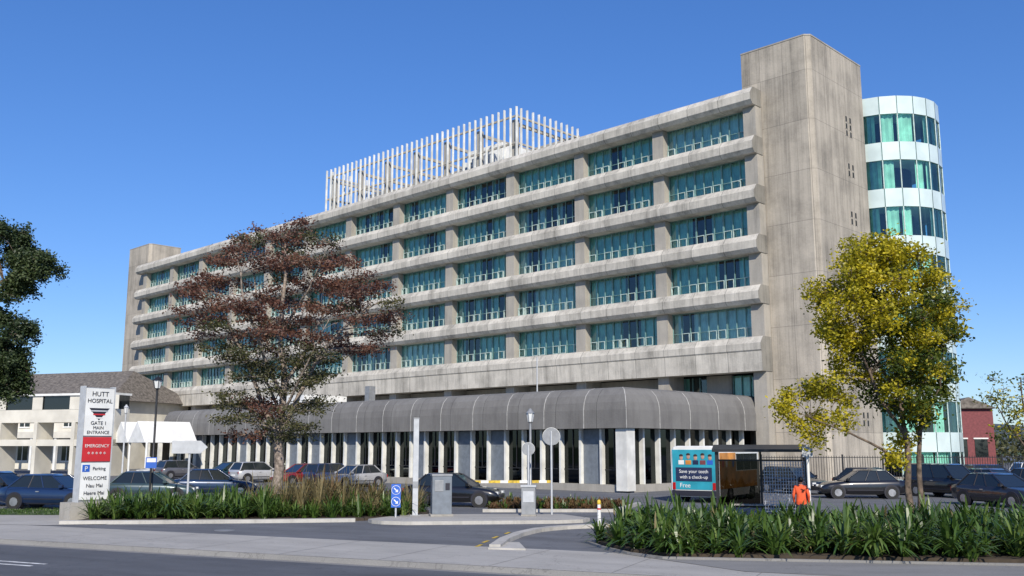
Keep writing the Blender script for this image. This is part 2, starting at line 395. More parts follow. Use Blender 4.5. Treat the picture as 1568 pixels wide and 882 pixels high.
# glass turret
b=MB(); N=22; RT=4.5; cx,cy=2.8,15.0
def ring(r,z0,z1,mat,gap=0):
    for i in range(N):
        a0=2*math.pi*i/N; a1=2*math.pi*(i+1)/N
        p0=Vector((cx+r*math.cos(a0),cy+r*math.sin(a0))); p1=Vector((cx+r*math.cos(a1),cy+r*math.sin(a1)))
        if gap: d=(p1-p0).normalized()*gap; p0=p0+d; p1=p1-d
        b.poly([(p0.x,p0.y,z0),(p1.x,p1.y,z0),(p1.x,p1.y,z1),(p0.x,p0.y,z1)],mat)
def disc(r,z,mat): b.poly([(cx+r*math.cos(2*math.pi*i/N),cy+r*math.sin(2*math.pi*i/N),z) for i in range(N)],mat)
ring(RT-.06,0,.5,'plinth')
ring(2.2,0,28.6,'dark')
for k in range(8):
    zt=29.0-3.62*k; zb=zt-1.4
    if zb<0: break
    ring(RT,zb,zt,'spand',gap=.035); ring(RT-.05,zb,zt,'frame'); disc(RT-.02,zt-.01,'spand'); disc(RT-.02,zb+.01,'spand')
    ring(RT-.10,max(.5,zt-3.62),zb,'glass')
    for i in range(N):
        a=2*math.pi*i/N; p=(cx+(RT-.06)*math.cos(a),cy+(RT-.06)*math.sin(a))
        b.tube([(p[0],p[1],max(.5,zt-3.62)),(p[0],p[1],zb)],.05,'frame2',4,smooth=False)
        if random.random()<.62:
            am=2*math.pi*(i+.5)/N
            T=Matrix.Translation((cx+(RT-.4)*math.cos(am),cy+(RT-.4)*math.sin(am),0))@Matrix.Rotation(am+math.pi/2,4,'Z')
            w=2*(RT-.4)*math.sin(math.pi/N)/2
            curtain(b,-w,U(.2,1)*w,0,max(.5,zt-3.62),zb,'curt',T)
b.make('glass_turret',H)
b=MB()
for i in range(3):
    x0=-49.5-3.4*i
    b.mesh([(x0,-20,3.0),(x0-3.4,-20,3.0),(x0-1.7,-20,4.9),(x0,-15,3.0),(x0-3.4,-15,3.0),(x0-1.7,-15,4.9)],[(0,2,1),(0,3,5,2),(1,2,5,4),(3,4,5)],'white')
    b.tube([(x0,-19.8,0),(x0,-19.8,3.0)],.1,'white',8)
b.box(-98,-59.1,-6,2.6,3.4,4.2,'plinth')
for i in range(12): b.box(-60-3.2*i-.2,-60-3.2*i+.2,-6,-5.6,0,3.4,'fin')
b.make('entrance_canopy',H)

# ------------------------------------------------------------------ old ward block, left
OB=empty('old_ward_building',(-62,118,0),R(-20))
b=MB(); b.box(-30,16,0,14,0,8.0,'cream')
b.mesh([(-31,-1,8.0),(17,-1,8.0),(17,15,8.0),(-31,15,8.0),(-27,7,12.0),(13,7,12.0)],[(0,1,5,4),(1,2,5),(2,3,4,5),(3,0,4),(0,3,2,1)],'tile')
for zz in (1.0,5.0):
    for i in range(13):
        x=-28+3.4*i; b.box(x,x+1.5,-.05,.05,zz,zz+1.9,'carglass'); b.box(x-.1,x+1.6,-.1,-.051,zz-.15,zz,'white'); b.box(x+.7,x+.8,-.09,-.052,zz,zz+1.9,'white')
b.box(-31,17,-4,-.11,3.6,4.3,'cream')
for i in range(14): b.box(-30.6+3.55*i,-30.3+3.55*i,-3.9,-3.6,0,3.6,'white')
b.box(-4,-3,5,6,11,13.4,'maroon'); b.box(-12,-11.2,5,6,11,13.4,'maroon')
b.make('walls_and_roof',OB)
WK=MB(); WK.box(-9,9,-1,1,4.9,6.1,'cream'); WK.box(-9,9,-1.2,1.2,7.4,7.6,'white'); WK.box(-9,9,-.9,.9,6.1,7.4,'carglass')
for i in range(5):
    x=-8.8+4.4*i; WK.box(x-.2,x+.2,-1.05,1.05,0,4.9,'cream'); WK.box(x-.6,x+.6,-1.03,-1.001,6.1,7.4,'cream')
WK.box(-9,9,-1,1,2.7,3.3,'cream')
WK.make('covered_walkway',None,(-45,93,0),R(-18))
b=MB(); b.box(-2.6,2.6,0,12,0,7.0,'maroon'); b.mesh([(-3,-.5,7),(3,-.5,7),(3,12.5,7),(-3,12.5,7),(0,-.5,8.3),(0,12.5,8.3)],[(0,1,4),(1,2,5,4),(2,3,5),(3,0,4,5)],'tile')
for i in range(2): b.box(-1.8+2.2*i,-.4+2.2*i,-.05,.05,1.5,3.5,'carglass'); b.box(-1.9+2.2*i,-.3+2.2*i,-.08,.02,3.5,3.65,'white')
b.make('maroon_building',None,(53,112,0),R(-10))

# ------------------------------------------------------------------ ground
b=MB(); b.poly([(-3000,-600,-.14),(3000,-600,-.14),(3000,4000,-.14),(-3000,4000,-.14)],'lawn'); b.make('ground')
SF=dict(loc=(-13.8,28.1,0),rot=R(-24.2))
b=MB(); b.poly([(-300,-11.5,-.12),(300,-11.5,-.12),(300,-.25,-.12),(-300,-.25,-.12)],'road'); b.poly([(-300,-.25,-.12),(300,-.25,-.12),(300,-.0,-.12),(-300,-.0,-.12)],'path2'); b.make('street',**SF)
b=MB()
for q in (-3.0,-3.4): b.poly([(-60,q-.06,-.116),(4.3,q-.06,-.116),(4.3,q+.06,-.116),(-60,q+.06,-.116)],'rwhite')
b.make('road_marking',**SF)
b=MB(); b.poly([(-200,.05,0),(200,.05,0),(200,300,0),(-200,300,0)],'lane'); b.poly([(-200,0,-.13),(200,0,-.13),(200,.05,0),(-200,.05,0)],'path2'); b.make('car_park_paving',**SF)
b=MB(); b.poly([(-60,.06,.004),(60,.06,.004),(60,3.85,.004),(-60,3.85,.004)],'foot')
for i in range(-20,22): b.poly([(i*2.9,.1,.008),(i*2.9+.02,.1,.008),(i*2.9+.02,3.8,.008),(i*2.9,3.8,.008)],'path2')
b.make('footpath',**SF)
b=MB(); b.poly([(2.2,25.5,.012),(3.6,23.5,.012),(11,22.2,.012),(24,20,.012),(24,14,.012),(5,21.2,.012)],'path2')
b.poly([(-30,36,.012),(-15.8,33.4,.012),(-13,34.2,.012),(-15,38.6,.012),(-30,40,.012)],'foot')
b.make('footpath')
def strip(mb,pts,w,z0,z1,mat):
    pts=[Vector(p) for p in pts]
    for i in range(len(pts)-1):
        def off(j):
            d=(pts[min(j+1,len(pts)-1)]-pts[max(j-1,0)]).normalized(); return Vector((-d.y,d.x))*w/2
        a=pts[i];c=pts[i+1];oa=off(i);oc=off(i+1)
        q=[a-oa,c-oc,c+oc,a+oa]; vs=[(p.x,p.y,z0) for p in q]+[(p.x,p.y,z1) for p in q]
        mb.mesh(vs,[(4,5,6,7),(0,1,5,4),(2,3,7,6)]+([(3,0,4,7)] if i==0 else [])+([(1,2,6,5)] if i==len(pts)-2 else []),mat)
b=MB()
strip(b,[(-15.6,34.0),(-12.5,34.2),(-8,34.7),(-5.6,35.1)],.35,0,.12,'kerb')
strip(b,[(-.45,25.9),(-.36,26.5),(-.30,27.0),(-.2,27.8),(0.0,28.6),(.2,29.5),(.5,30.3),(.8,31),(1.2,31.5),(1.7,32),(2.2,32.3),(3.6,32.9)],.3,0,.115,'kerb')
b.prism([(-.62,25.75),(.35,25.5),(.2,27.2),(-.25,27.3)],0,.05,'kerb')
strip(b,[(2.1,27.4),(2.4,26),(2.9,24.6),(3.6,23.6),(11,22.3),(24,20.1)],.10,0,.06,'path2')
strip(b,[(-1.2,40.2),(4.2,40.2),(5.8,45.0)],.25,0,.12,'kerb')
b.make('kerb')
b=MB()
isl=[(-5.1,34.8),(-4.9,34.3),(-4.5,33.9),(-3.6,33.6),(1.6,34.2),(2.5,34.6),(2.8,35.3),(1.9,37.2),(-4,37.2)]
b.prism(isl,0,.12,'foot','kerb'); b.make('traffic_island')
b=MB()
for a in ((-.95,26.4),(-.8,27.5),(-.55,28.8),(-.2,30.2)):
    strip(b,[a,(a[0]+.12,a[1]+.55)],.1,.009,.012,'ryel')
b.make('yellow_road_marking')
b=MB()
for x,y in ((-9.2,31.5),(4.6,29.0)):
    b.tube([(x,y,.0),(x,y,.009)],.32,'metal',20,smooth=False)
b.make('manhole_cover')
b=MB(); n=120; rows=[]
for j,(d,f) in enumerate(((500,0),(700,.6),(900,1),(1300,.9))):
    row=[]
    for i in range(n+1):
        t=-.9+1.8*i/n; x=t*d; h=(42*max(0,min(1,(-t-.05)/.35))+24)*(1+.35*mathutils.noise.noise(Vector((t*6,j*.3,0)))+.12*mathutils.noise.noise(Vector((t*25,j,0))))
        row.append((x,d,h*f-.2))
    rows.append(row)
vs=[p for r in rows for p in r]
b.mesh(vs,[(j*(n+1)+i,j*(n+1)+i+1,(j+1)*(n+1)+i+1,(j+1)*(n+1)+i) for j in range(3) for i in range(n)],'hillm',True)
b.make('hills')

# ------------------------------------------------------------------ vegetation
def inpoly(x,y,P):
    r=False; j=len(P)-1
    for i in range(len(P)):
        if (P[i][1]>y)!=(P[j][1]>y) and x<(P[j][0]-P[i][0])*(y-P[i][1])/(P[j][1]-P[i][1])+P[i][0]: r=not r
        j=i
    return r
def clump(vs,fs,x,y,h,n,w,spread=1.0,up=.5):
    for _ in range(n):
        a=U(0,2*math.pi); L=h*U(.75,1.25); k=U(.15,1)*spread; ww=w*U(.7,1.2)
        dx,dy=math.cos(a),math.sin(a); sx,sy=-dy*ww/2,dx*ww/2
        bx,by=x+U(-.07,.07),y+U(-.07,.07); base=len(vs)
        for t,wf in ((0,.8),(.3,1),(.6,1),(.83,.7),(1,.08)):
            r=L*k*(t**1.3)*.8; z=L*(t*(1.25-.1*up)-t*t*(.25+.62*k))
            vs.append((bx+dx*r-sx*wf,by+dy*r-sy*wf,max(z,.02))); vs.append((bx+dx*r+sx*wf,by+dy*r+sy*wf,max(z,.02)))
        for q in range(4): fs.append((base+2*q,base+2*q+1,base+2*q+3,base+2*q+2))
def bed(P,step,h,n,w,mat,spread=1,lumps=.25,skip=0):
    xs=[p[0] for p in P]; ys=[p[1] for p in P]; vs=[];fs=[]
    x=min(xs)
    while x<max(xs):
        y=min(ys)
        while y<max(ys):
            px,py=x+U(-.5,.5)*step,y+U(-.5,.5)*step
            if inpoly(px,py,P) and random.random()>=skip:
                hh=h*(1+lumps*2*mathutils.noise.noise(Vector((px*.6,py*.6,h))))*U(.75,1.2)
                clump(vs,fs,px,py,hh,n,w,spread)
            y+=step
        x+=step
    b=MB(); b.mesh(vs,fs,mat); 
    return b
RB=[(2.35,27.0),(3.0,24.9),(3.9,24.0),(11,22.8),(24,20.6),(26,30.5),(5.2,30.8),(3.2,29.5)]
e=empty('flax_bed')
b=MB(); b.prism(RB,0,.09,'soil'); b.make('soil',e)
bed(RB,.55,1.02,38,.075,'strap',1.35,.3).make('strap_leaves',e)
bed(RB,1.5,1.0,5,.06,'straw',1.2).make('dead_leaves',e)
LB=[(-15.3,34.6),(-5.4,35.5),(-3.2,37.4),(-3.4,40.2),(-15.6,40.2)]
e=empty('hedge_bed')
b=MB(); b.prism(LB,0,.09,'soil'); b.make('soil',e)
bed([(-15.1,34.9),(-8.6,35.5),(-8.6,40),(-15.5,40)],.42,1.05,30,.06,'strap',1.25).make('strap_leaves',e)
bed([(-9.9,36.3),(-4.2,36.6),(-3.4,37.5),(-3.6,40),(-9.9,40)],.42,1.38,32,.026,'straw',.8,.4,.3).make('dry_grass',e)
bed([(-9,35.2),(-3.8,36.3),(-3.4,40),(-9,39)],.5,.98,32,.045,'strap',1.2).make('green_tufts',e)
bed([(-8.5,37),(-5,37),(-5,40),(-8.5,40)],.9,1.45,24,.04,'rust',.8).make('rust_tufts',e)
e=empty('groundcover_bed')
GP=[(-1.0,40.4),(4.1,40.4),(5.5,45),(-.7,45)]
b=MB(); b.prism(GP,0,.08,'soil'); b.make('soil',e)
bed(GP,.38,.42,24,.05,'rust',1.1).make('rust_leaves',e)
bed(GP,.9,.5,20,.05,'strap',1.1).make('green_leaves',e)
b=MB(); b.poly([(-30,38.5,.02),(-16.6,38.2,.02),(-16.2,41.5,.02),(-30,42,.02)],'lawn')
b2=bed([(-30,38.6),(-16.7,38.3),(-16.3,41.4),(-30,41.9)],.25,.12,12,.015,'strap',.8); b.mesh(b2.v,b2.f,'strap'); b.make('grass_verge')

def leaf(vs,fs,c,s,flat=0):
    u=Vector((random.gauss(0,1),random.gauss(0,1),random.gauss(0,1)*(1-flat*.6))).normalized()
    w=u.cross(Vector((random.gauss(0,1),random.gauss(0,1),random.gauss(0,1)))).normalized()
    n=len(vs); L=s*U(.7,1.3); 
    vs.extend([tuple(c-u*L*.5),tuple(c+w*L*.27),tuple(c+u*L*.5),tuple(c-w*L*.27)]); fs.append((n,n+1,n+2,n+3))
def make_tree(name,base,limbs,clusters,bark,leafsize,spr=9,per=28,sprig_r=.2,twigr=.012,flat=.5,vz=.6):
    e=empty(name,base)
    wood=MB(); LP=[]
    for pts,r0,r1 in limbs:
        pts=[Vector(p) for p in pts]; fine=[]
        for i in range(len(pts)-1):
            for t in (0,.33,.66): fine.append(pts[i].lerp(pts[i+1],t)+Vector((U(-1,1),U(-1,1),0))*(.05 if i or t else 0))
        fine.append(pts[-1]); nn=len(fine)
        rr=[r0+(r1-r0)*i/(nn-1) for i in range(nn)]
        wood.tube(fine,rr,bark,9)
        for i,p in enumerate(fine): LP.append((p,rr[i]))
    groups={}
    for c,rx,rz,mat in clusters:
        c=Vector(c)
        best=min(LP,key=lambda q:(q[0]-c).length+ (1.5*max(0,q[0].z-c.z+.3)))
        p0=best[0]; mid=p0.lerp(c,.5)+Vector((U(-.25,.25),U(-.25,.25),U(0,.3)))
        r0=min(best[1]*.6,.018+.012*(c-p0).length)
        wood.tube([p0,p0.lerp(mid,.5)+Vector((0,0,.05)),mid,c],[r0,r0*.85,r0*.65,twigr],bark,5,cap=False)
        vs,fs=groups.setdefault(mat,([],[]))
        for _ in range(spr):
            th=U(0,6.283); q=math.sqrt(U(0,1)); sc_=c+Vector((math.cos(th)*rx*q,math.sin(th)*rx*q,rz*U(-1,1)*math.sqrt(1-q*q*.8)))
            wood.tube([c.lerp(mid,.2),c.lerp(sc_,.55)+Vector((0,0,.04)),sc_],[twigr,twigr*.7,twigr*.3],bark,3,cap=False)
            for _ in range(int(per*U(.4,1.5))):
                d=Vector((random.gauss(0,1),random.gauss(0,1),random.gauss(0,vz)))*sprig_r
                leaf(vs,fs,sc_+d,leafsize,flat)
    wood.make('trunk_and_limbs',e)
    for mat,(vs,fs) in groups.items():
        b=MB(); b.mesh(vs,fs,mat); b.make('foliage_'+mat,e)
    return e
def env(z,tab):
    for i in range(len(tab)-1):
        if tab[i][0]<=z<=tab[i+1][0]:
            t=(z-tab[i][0])/(tab[i+1][0]-tab[i][0]); return [tab[i][j]+(tab[i+1][j]-tab[i][j])*t for j in (1,2)]
    return None
random.seed(5)
tab=[(3.0,-1.6,1.2),(4.2,-2.6,1.8),(5.4,-2.5,2.1),(6.5,-2.3,2.3),(7.5,-4.2,4.9),(9,-4.8,5.6),(10.5,-4.4,4.6),(12,-2.6,2.6),(13.3,-.9,.9)]
cl=[]
tries=0
while len(cl)<138 and tries<8000:
    tries+=1
    z=U(3.1,13.3); e_=env(z,tab)
    x=U(e_[0],e_[1]); c0=(e_[0]+e_[1])/2; hw=(e_[1]-e_[0])/2; ymax=hw*.85*math.sqrt(max(0,1-((x-c0)/hw)**2)); y=U(-ymax,ymax)
    if any((Vector(q[0])-Vector((x,y,z))).length<.82 for q in cl): continue
    mat='lf_gr' if (z<7.2 and random.random()<.8) or random.random()<.15 else 'lf_br'
    cl.append(((x,y,z),U(.6,1.15),U(.14,.30),mat))
limbs=[([(0,0,0),(.05,0,1.6),(-.05,0,3.2),(.1,.1,5.5),(-.15,0,8),(0,0,10.5),(-.1,0,12.8)],.27,.04),
 ([(0,0,2.9),(-.9,.2,4.6),(-1.8,.3,6.6),(-2.8,.2,8.6),(-3.4,0,10)],.13,.03),
 ([(0,0,3.2),(.9,-.2,5.0),(1.9,-.3,7.0),(3.3,-.2,8.6),(4.6,0,9.5)],.13,.03),
 ([(.1,.1,5.5),(.8,1.2,7.2),(1.6,2.2,9.5),(2,2.4,11)],.10,.025),([(0,0,5),(-.6,-1.2,6.8),(-1.2,-2.4,9),(-1.6,-2.6,11)],.10,.025),
 ([(-.1,0,8),(1.3,-.6,10),(2,-.8,11.6)],.07,.02),([(-.1,0,7.5),(-1.5,.8,9.6),(-1.9,1,11.6)],.07,.02),([(0,0,4),(1.0,-1.2,5.4),(2.4,-2.6,7.8)],.08,.02),([(0,0,4.2),(-1.2,1.4,6),(-2.4,2.8,8.4)],.08,.02)]
make_tree('russet_tree',(-10.8,45,0),limbs,cl,'bark',.13,11,35,.20,.016,vz=.55)
random.seed(9)
cl=[]
tab=[(3.3,-3.4,1.2),(4.4,-3.2,1.4),(5.2,-2.0,1.5),(6.2,-2.4,1.6),(7.4,-2.5,1.4),(8.3,-1.9,.9),(9.1,-1.2,.1)]
tries=0
while len(cl)<104 and tries<9000:
    tries+=1
    z=3.3+5.8*(random.random()**.85); e_=env(z,tab); 
    if not e_: continue
    x=U(e_[0],e_[1]); c0=(e_[0]+e_[1])/2; hw=(e_[1]-e_[0])/2; ymax=min(1.8,hw*.9)*math.sqrt(max(0,1-((x-c0)/hw)**2)); y=U(-ymax,ymax)
    if any((Vector(q[0])-Vector((x,y,z))).length<.42 for q in cl): continue
    if z<5 and -1.6<x<-.6 and random.random()<.7: continue
    if z<6 and x<-1.6 and random.random()<.35: continue
    p=.2+.11*(z-3.3)-.16*x-.15*y
    cl.append(((x,y,z),U(.3,.55),U(.22,.4),'lf_ye' if random.random()<p+.1 else 'lf_yg'))
for c in ((-3.3,0,3.4),(-3.5,.2,4.2),(-2.9,-.2,2.9),(-2.5,-.3,4.6),(-.4,-.3,2.4),(.1,.2,2.9),(-3.7,0,3.8)): cl.append((c,.4,.3,'lf_ye'))
limbs=[([(0,0,0),(-.05,0,1.4),(0,0,2.8),(-.1,.05,4.6),(-.35,0,6.4),(-.5,0,8.6)],.12,.02),
 ([(.5,.4,0),(.48,.35,1.8),(.55,.3,3.4),(.7,.2,5),(.8,.1,7)],.10,.02),
 ([(0,0,2.0),(-.8,0,2.6),(-1.8,0,3.1),(-2.9,0,3.5)],.05,.02),([(0,0,2.9),(-.9,-.2,4.3),(-1.5,-.3,6),(-1.8,-.2,7.4)],.06,.02),
 ([(-.1,0,4.2),(-.6,.7,5.5),(-1,1,7)],.05,.015),([(.5,.3,3),(1,-.3,4.5),(1.2,-.5,6)],.05,.015)]
make_tree('golden_tree',(12.2,30,0),limbs,cl,'bark2',.12,11,40,.15,.01,vz=.8)
random.seed(3)
cl=[]
for (x,y,z,r,nn) in ((0,0,11.2,1.2,18),(1.4,0,10.3,1.0,17),(-1.8,0,9.8,1.6,14),(1.1,0,9.3,.6,7),(.5,0,7.5,1.1,18),(-1.6,0,6.2,1.4,16),(1.0,0,6.3,1.0,16),(.7,0,5.2,.8,10),(-3.4,0,12.4,2,14),(-3.4,0,8,2,14)):
    for _ in range(nn): cl.append(((x+U(-r,r)*.85,y+U(-r,r)*.8,z+U(-.6,.6)*r),U(.3,.5),U(.25,.4),'lf_dk'))
make_tree('conifer_tree',(-22.0,40,0),[([(-3.5,0,0),(-3.5,0,4),(-3.3,0,8),(-3.2,0,12.5)],.4,.08),([(-3.4,0,6),(-1,0,8.8),(1.2,0,10)],.16,.03),([(-3.4,0,3.5),(-1,0,5.2),(.8,0,6.2)],.14,.03)],cl,'bark2',.13,9,75,.15,.015,vz=.9)
random.seed(4)
cl=[((U(-1.1,1.8),U(-1,1),U(2.9,4.9)),.35,.2,random.choice(['lf_ye','lf_yg'])) for _ in range(24)]
make_tree('young_tree',(17.3,33,0),[([(.6,0,0),(.5,0,2),(.3,0,3.4),(.2,0,5)],.07,.02),([(.5,0,2.2),(-.4,0,3.4),(-.9,0,4.5)],.04,.01),([(.5,0,2.4),(1.2,0,3.6),(1.6,0,4.9)],.04,.01)],cl,'bark2',.11,5,12,.18,.008)
random.seed(6)
vs=[];fs=[]
for rng,yy,cnt in (((38,140),(130,170),100),((-115,-60),(150,175),34),((56,75),(95,110),16)):
    for _ in range(cnt):
        x=U(*rng); y=U(*yy); r=U(2,4.2)
        for _ in range(130):
            d=Vector((random.gauss(0,.5),random.gauss(0,.5),random.gauss(0,.45)))*r; leaf(vs,fs,Vector((x,y,r*.8))+d,.7)
b=MB(); b.mesh(vs,fs,'lf_gr'); b.make('distant_trees')

# ------------------------------------------------------------------ vehicles
paints={}
def paint(c):
    k=tuple(c)
    if k not in paints: paints[k]=simple('car_paint',c,.3,metal=.2,var=.05,scale=1,coat=1.0)
    return paints[k]
def car(loc,rot,col,kind='sedan',name='parked_car'):
    e=empty(name,loc,rot); P_=paint(col); b=MB()
    if kind=='sedan': st=[(-2.22,.42,.70,.66),(-2.12,.28,.90,.78),(-1.7,.22,.97,.85),(-.8,.2,.95,.87),(.6,.2,.92,.87),(1.0,.22,.89,.86),(1.75,.24,.78,.83),(2.1,.28,.66,.76),(2.2,.38,.56,.66)]; gh=(-1.72,1.0,-1.15,.2,1.42)
    elif kind=='hatch': st=[(-2.0,.42,.80,.70),(-1.95,.28,.95,.80),(-1.6,.22,.98,.85),(-.8,.2,.96,.87),(.6,.2,.93,.87),(1.0,.22,.90,.86),(1.6,.24,.80,.83),(1.9,.28,.68,.76),(2.0,.38,.56,.66)]; gh=(-1.93,.95,-1.6,.2,1.48)
    else: st=[(-2.25,.42,.9,.78),(-2.2,.28,1.05,.86),(-1.6,.24,1.08,.9),(-.8,.22,1.06,.9),(.6,.22,1.04,.9),(1.0,.24,1.02,.9),(1.8,.28,.92,.88),(2.15,.32,.78,.8),(2.22,.42,.62,.72)]; gh=(-2.18,1.1,-1.95,.4,1.70)
    vs=[];fs=[]
    for x,zb,zt,w in st:
        h=zt-zb
        half=[(.75*w,zb),(w*.97,zb+.08),(w,zb+h*.45),(w*.985,zb+h*.72),(w*.93,zt-.03),(w*.8,zt)]
        vs+= [(x,y,z) for y,z in half]+[(x,-y,z) for y,z in half[::-1]]
    n=12
    for i in range(len(st)-1):
        for q in range(n):
            q2=(q+1)%n; fs.append((i*n+q,(i+1)*n+q,(i+1)*n+q2,i*n+q2))
    b.mesh(vs,fs,P_,True); b.poly(vs[:n],P_); b.poly(vs[-n:][::-1],P_)
    x0,x1,t0,t1,zr=gh; zb=st[4][2]-.02; w0=.80 if kind!='suv' else .84; w1=w0-.19
    B=[(x0,-w0,zb),(x1,-w0,zb),(x1,w0,zb),(x0,w0,zb)]; Tt=[(t0,-w1,zr),(t1,-w1,zr),(t1,w1,zr),(t0,w1,zr)]
    for i in range(4):
        j=(i+1)%4; b.poly([B[i],B[j],Tt[j],Tt[i]],'carglass')
        b.tube([B[i],Tt[i]],.04,P_,6)
    for f in (.36,.62) if kind!='hatch' else (.45,):
        for s in (-1,1):
            xa=x0+(x1-x0)*f; xb=t0+(t1-t0)*f; b.tube([(xa,s*w0,zb),(xb,s*w1,zr)],.032,P_ if f>.5 or kind=='suv' else 'black',5)
    b.mesh([(t0-.04,-w1-.02,zr-.02),(t1+.06,-w1-.02,zr-.02),(t1+.06,w1+.02,zr-.02),(t0-.04,w1+.02,zr-.02),(t0+.1,-w1+.1,zr+.05),(t1-.1,-w1+.1,zr+.05),(t1-.1,w1-.1,zr+.05),(t0+.1,w1-.1,zr+.05)],[(0,1,5,4),(1,2,6,5),(2,3,7,6),(3,0,4,7),(4,5,6,7)],P_,True)
    W=st[3][3]; xe0=st[0][0]; xe1=st[-1][0]
    for s in (-1,1):
        b.box(xe1-.22,xe1-.03,s*.52-.13,s*.52+.13,.55,.68,'lampw'); b.box(xe0+.0,xe0+.12,s*.60-.12,s*.60+.12,.62,.80,'lampr')
        b.box(x1-.25,x1-.1,s*(W+.02)-.07,s*(W+.02)+.07,zb+.02,zb+.14,P_)
        b.box(-.35,-.2,s*W-.012,s*W+.012,zb-.17,zb-.13,'alloy')
        b.box(-.9,.9,s*W-.008,s*W+.008,.42,.46,'black')
    b.box(xe1-.1,xe1+.02,-.3,.3,.42,.54,'black'); b.box(xe0-.02,xe0+.03,-.24,.24,.50,.62,'white')
    b.make('body',e)
    wb=MB()
    for x in (-1.32,1.36):
        for s in (-1,1):
            wb.tube([(x,s*(W-.22),.34),(x,s*(W+.006),.34)],.385,'black',20); wb.tube([(x,s*(W-.2),.315),(x,s*(W+.02),.315)],.315,'tire',20); wb.tube([(x,s*(W),.315),(x,s*(W+.03),.315)],.19,'alloy',10)
    wb.make('wheels',e); return e
car((-19.9,42.6,0),R(-8),(.012,.03,.09),'sedan')
car((-23.5,44.8,0),R(-8),(.02,.02,.025),'hatch')
car((-17.6,47.6,0),R(8),(.04,.07,.08),'sedan')
car((-16.0,52.5,0),R(15),(.01,.03,.08),'sedan')
car((-2.6,44.2,0),R(-12),(.01,.01,.012),'sedan','car')
HR=R(-44.35)
def hl(x,y): 
    v=Matrix.Rotation(HR,4,'Z')@Vector((x,y,0)); return (17+v.x,65.2+v.y,0)
cols=[(.02,.02,.03),(.45,.45,.45),(.03,.05,.12),(.25,.02,.02),(.5,.5,.5),(.02,.05,.05),(.12,.12,.13),(.6,.6,.58),(.15,.02,.02),(.05,.05,.06)]
random.seed(8)
for i,x in enumerate((-19,-22,-25,-31.5,-35,-43,-47)):
    car(hl(x,-19.6+U(-.3,.3)),HR+R(90 if i%2 else -90),cols[(i+1)%10],('sedan','hatch')[i%2])
for i,(x,y,r_,kd) in enumerate(((18.2,51,175,'sedan'),(20.6,56,-60,'sedan'),(23.2,52,-65,'suv'),(26.2,53,-65,'sedan'),(29.3,54,-65,'sedan'),(16.2,56,-60,'hatch'),(30.5,62,10,'hatch'),(27,44,170,'sedan'),(38,70,0,'hatch'),(22,44,-70,'sedan'))):
    car((x,y,0),R(r_),[(.012,.012,.015),(.02,.03,.06),(.01,.01,.012),(.05,.05,.06),(.02,.02,.025)][i%5] if i!=8 else (.6,.6,.6),kd)
# bus
e=empty('bus',(8.7,46.6,0),R(-31))
b=MB(); W=1.2; L=6.6; Ht=2.68
sec=[(-W*.96,.28),(-W,.6),(-W,1.5),(-W*.97,Ht-.25),(-W*.88,Ht-.06),(-W*.7,Ht),(W*.7,Ht),(W*.88,Ht-.06),(W*.97,Ht-.25),(W,1.5),(W,.6),(W*.96,.28)]
vs=[]
for y,k in ((0,.95),(.08,1),(L-.1,1),(L,.95)): vs+=[(x*k,y,z if z<1 else .28+(z-.28)*(1 if k==1 else .985)) for x,z in sec]
n=12; fs=[(i*n+q,i*n+(q+1)%n,(i+1)*n+(q+1)%n,(i+1)*n+q) for i in range(3) for q in range(n)]
b.mesh(vs,fs,'white'); b.poly(vs[:n],'white'); b.poly(vs[-n:][::-1],'white')
b.box(-1.08,1.08,-.02,.02,.62,2.5,'teal_ad'); b.box(-1.1,1.1,-.08,.0,.32,.58,'black')
for s in (-1,1):
    b.box(s*1.0-.07,s*1.0+.07,-.05,-.021,.62,.95,'lampr')
    for y in (1.7,5.2):
        b.tube([(s*.95,y,.42),(s*1.21,y,.42)],.42,'tire',18); b.tube([(s*1.2,y,.42),(s*1.225,y,.42)],.22,'alloy',12)
b.box(W-.01,W+.02,.3,L-.6,.65,1.45,'orange_ad'); b.box(W-.012,W+.022,.3,2.6,1.45,2.35,'orange_ad')
for i in range(3): b.box(W-.03,W+.015,2.8+1.15*i,3.85+1.15*i,1.5,2.3,'carglass'); 
for i in range(5): b.box(-W-.015,-W+.03,.4+1.2*i,1.5+1.2*i,1.5,2.3,'carglass')
b.box(-.9,.9,-.045,-.021,1.02,1.66,'navy')
for i in range(5):
    x=-.62+.36*i; b.ellip((x,-.03,2.12+.05*(i%2)),(.09,.012,.12),'skin'); b.ellip((x,-.031,2.22+.05*(i%2)),(.10,.012,.07),'hair'); b.box(x-.14,x+.14,-.032,-.021,1.80,2.0,['white','orange_ad','navy','maroon','blue'][i])
for i in range(4): b.ellip((W+.02,.7+.5*i,1.85),(.012,.16,.2),['red','white','ryel','blue'][i])
b.make('body',e)
text('Save your teeth',.23,(0,-.05,1.40),'white',e); text('with a check-up',.22,(0,-.05,1.14),'white',e); text('Free',.3,(-.45,-.03,.72),'white',e)
e=empty('bus_shelter',(9.35,36.6,0),R(-14)); b=MB()
b.mesh([(-1.75,-.9,2.45),(1.75,-.9,2.45),(1.75,.9,2.6),(-1.75,.9,2.6),(-1.75,-.9,2.55),(1.75,-.9,2.55),(1.75,.9,2.72),(-1.75,.9,2.72)],[(0,3,2,1),(4,5,6,7),(0,1,5,4),(1,2,6,5),(2,3,7,6),(3,0,4,7)],'blackm')
for x in (-1.6,0,1.6):
    b.box(x-.04,x+.04,.68,.76,0,2.58,'blackm')
for x in (-1.6,1.6): b.box(x-.05,x+.05,-.75,-.65,0,2.48,'blackm')
b.box(1.52,1.68,-.55,.6,.25,2.2,'blackm'); b.box(1.505,1.519,-.45,.5,.4,2.1,'gpanel'); b.box(1.56,1.64,-.62,-.551,.3,2.15,'lgrey')
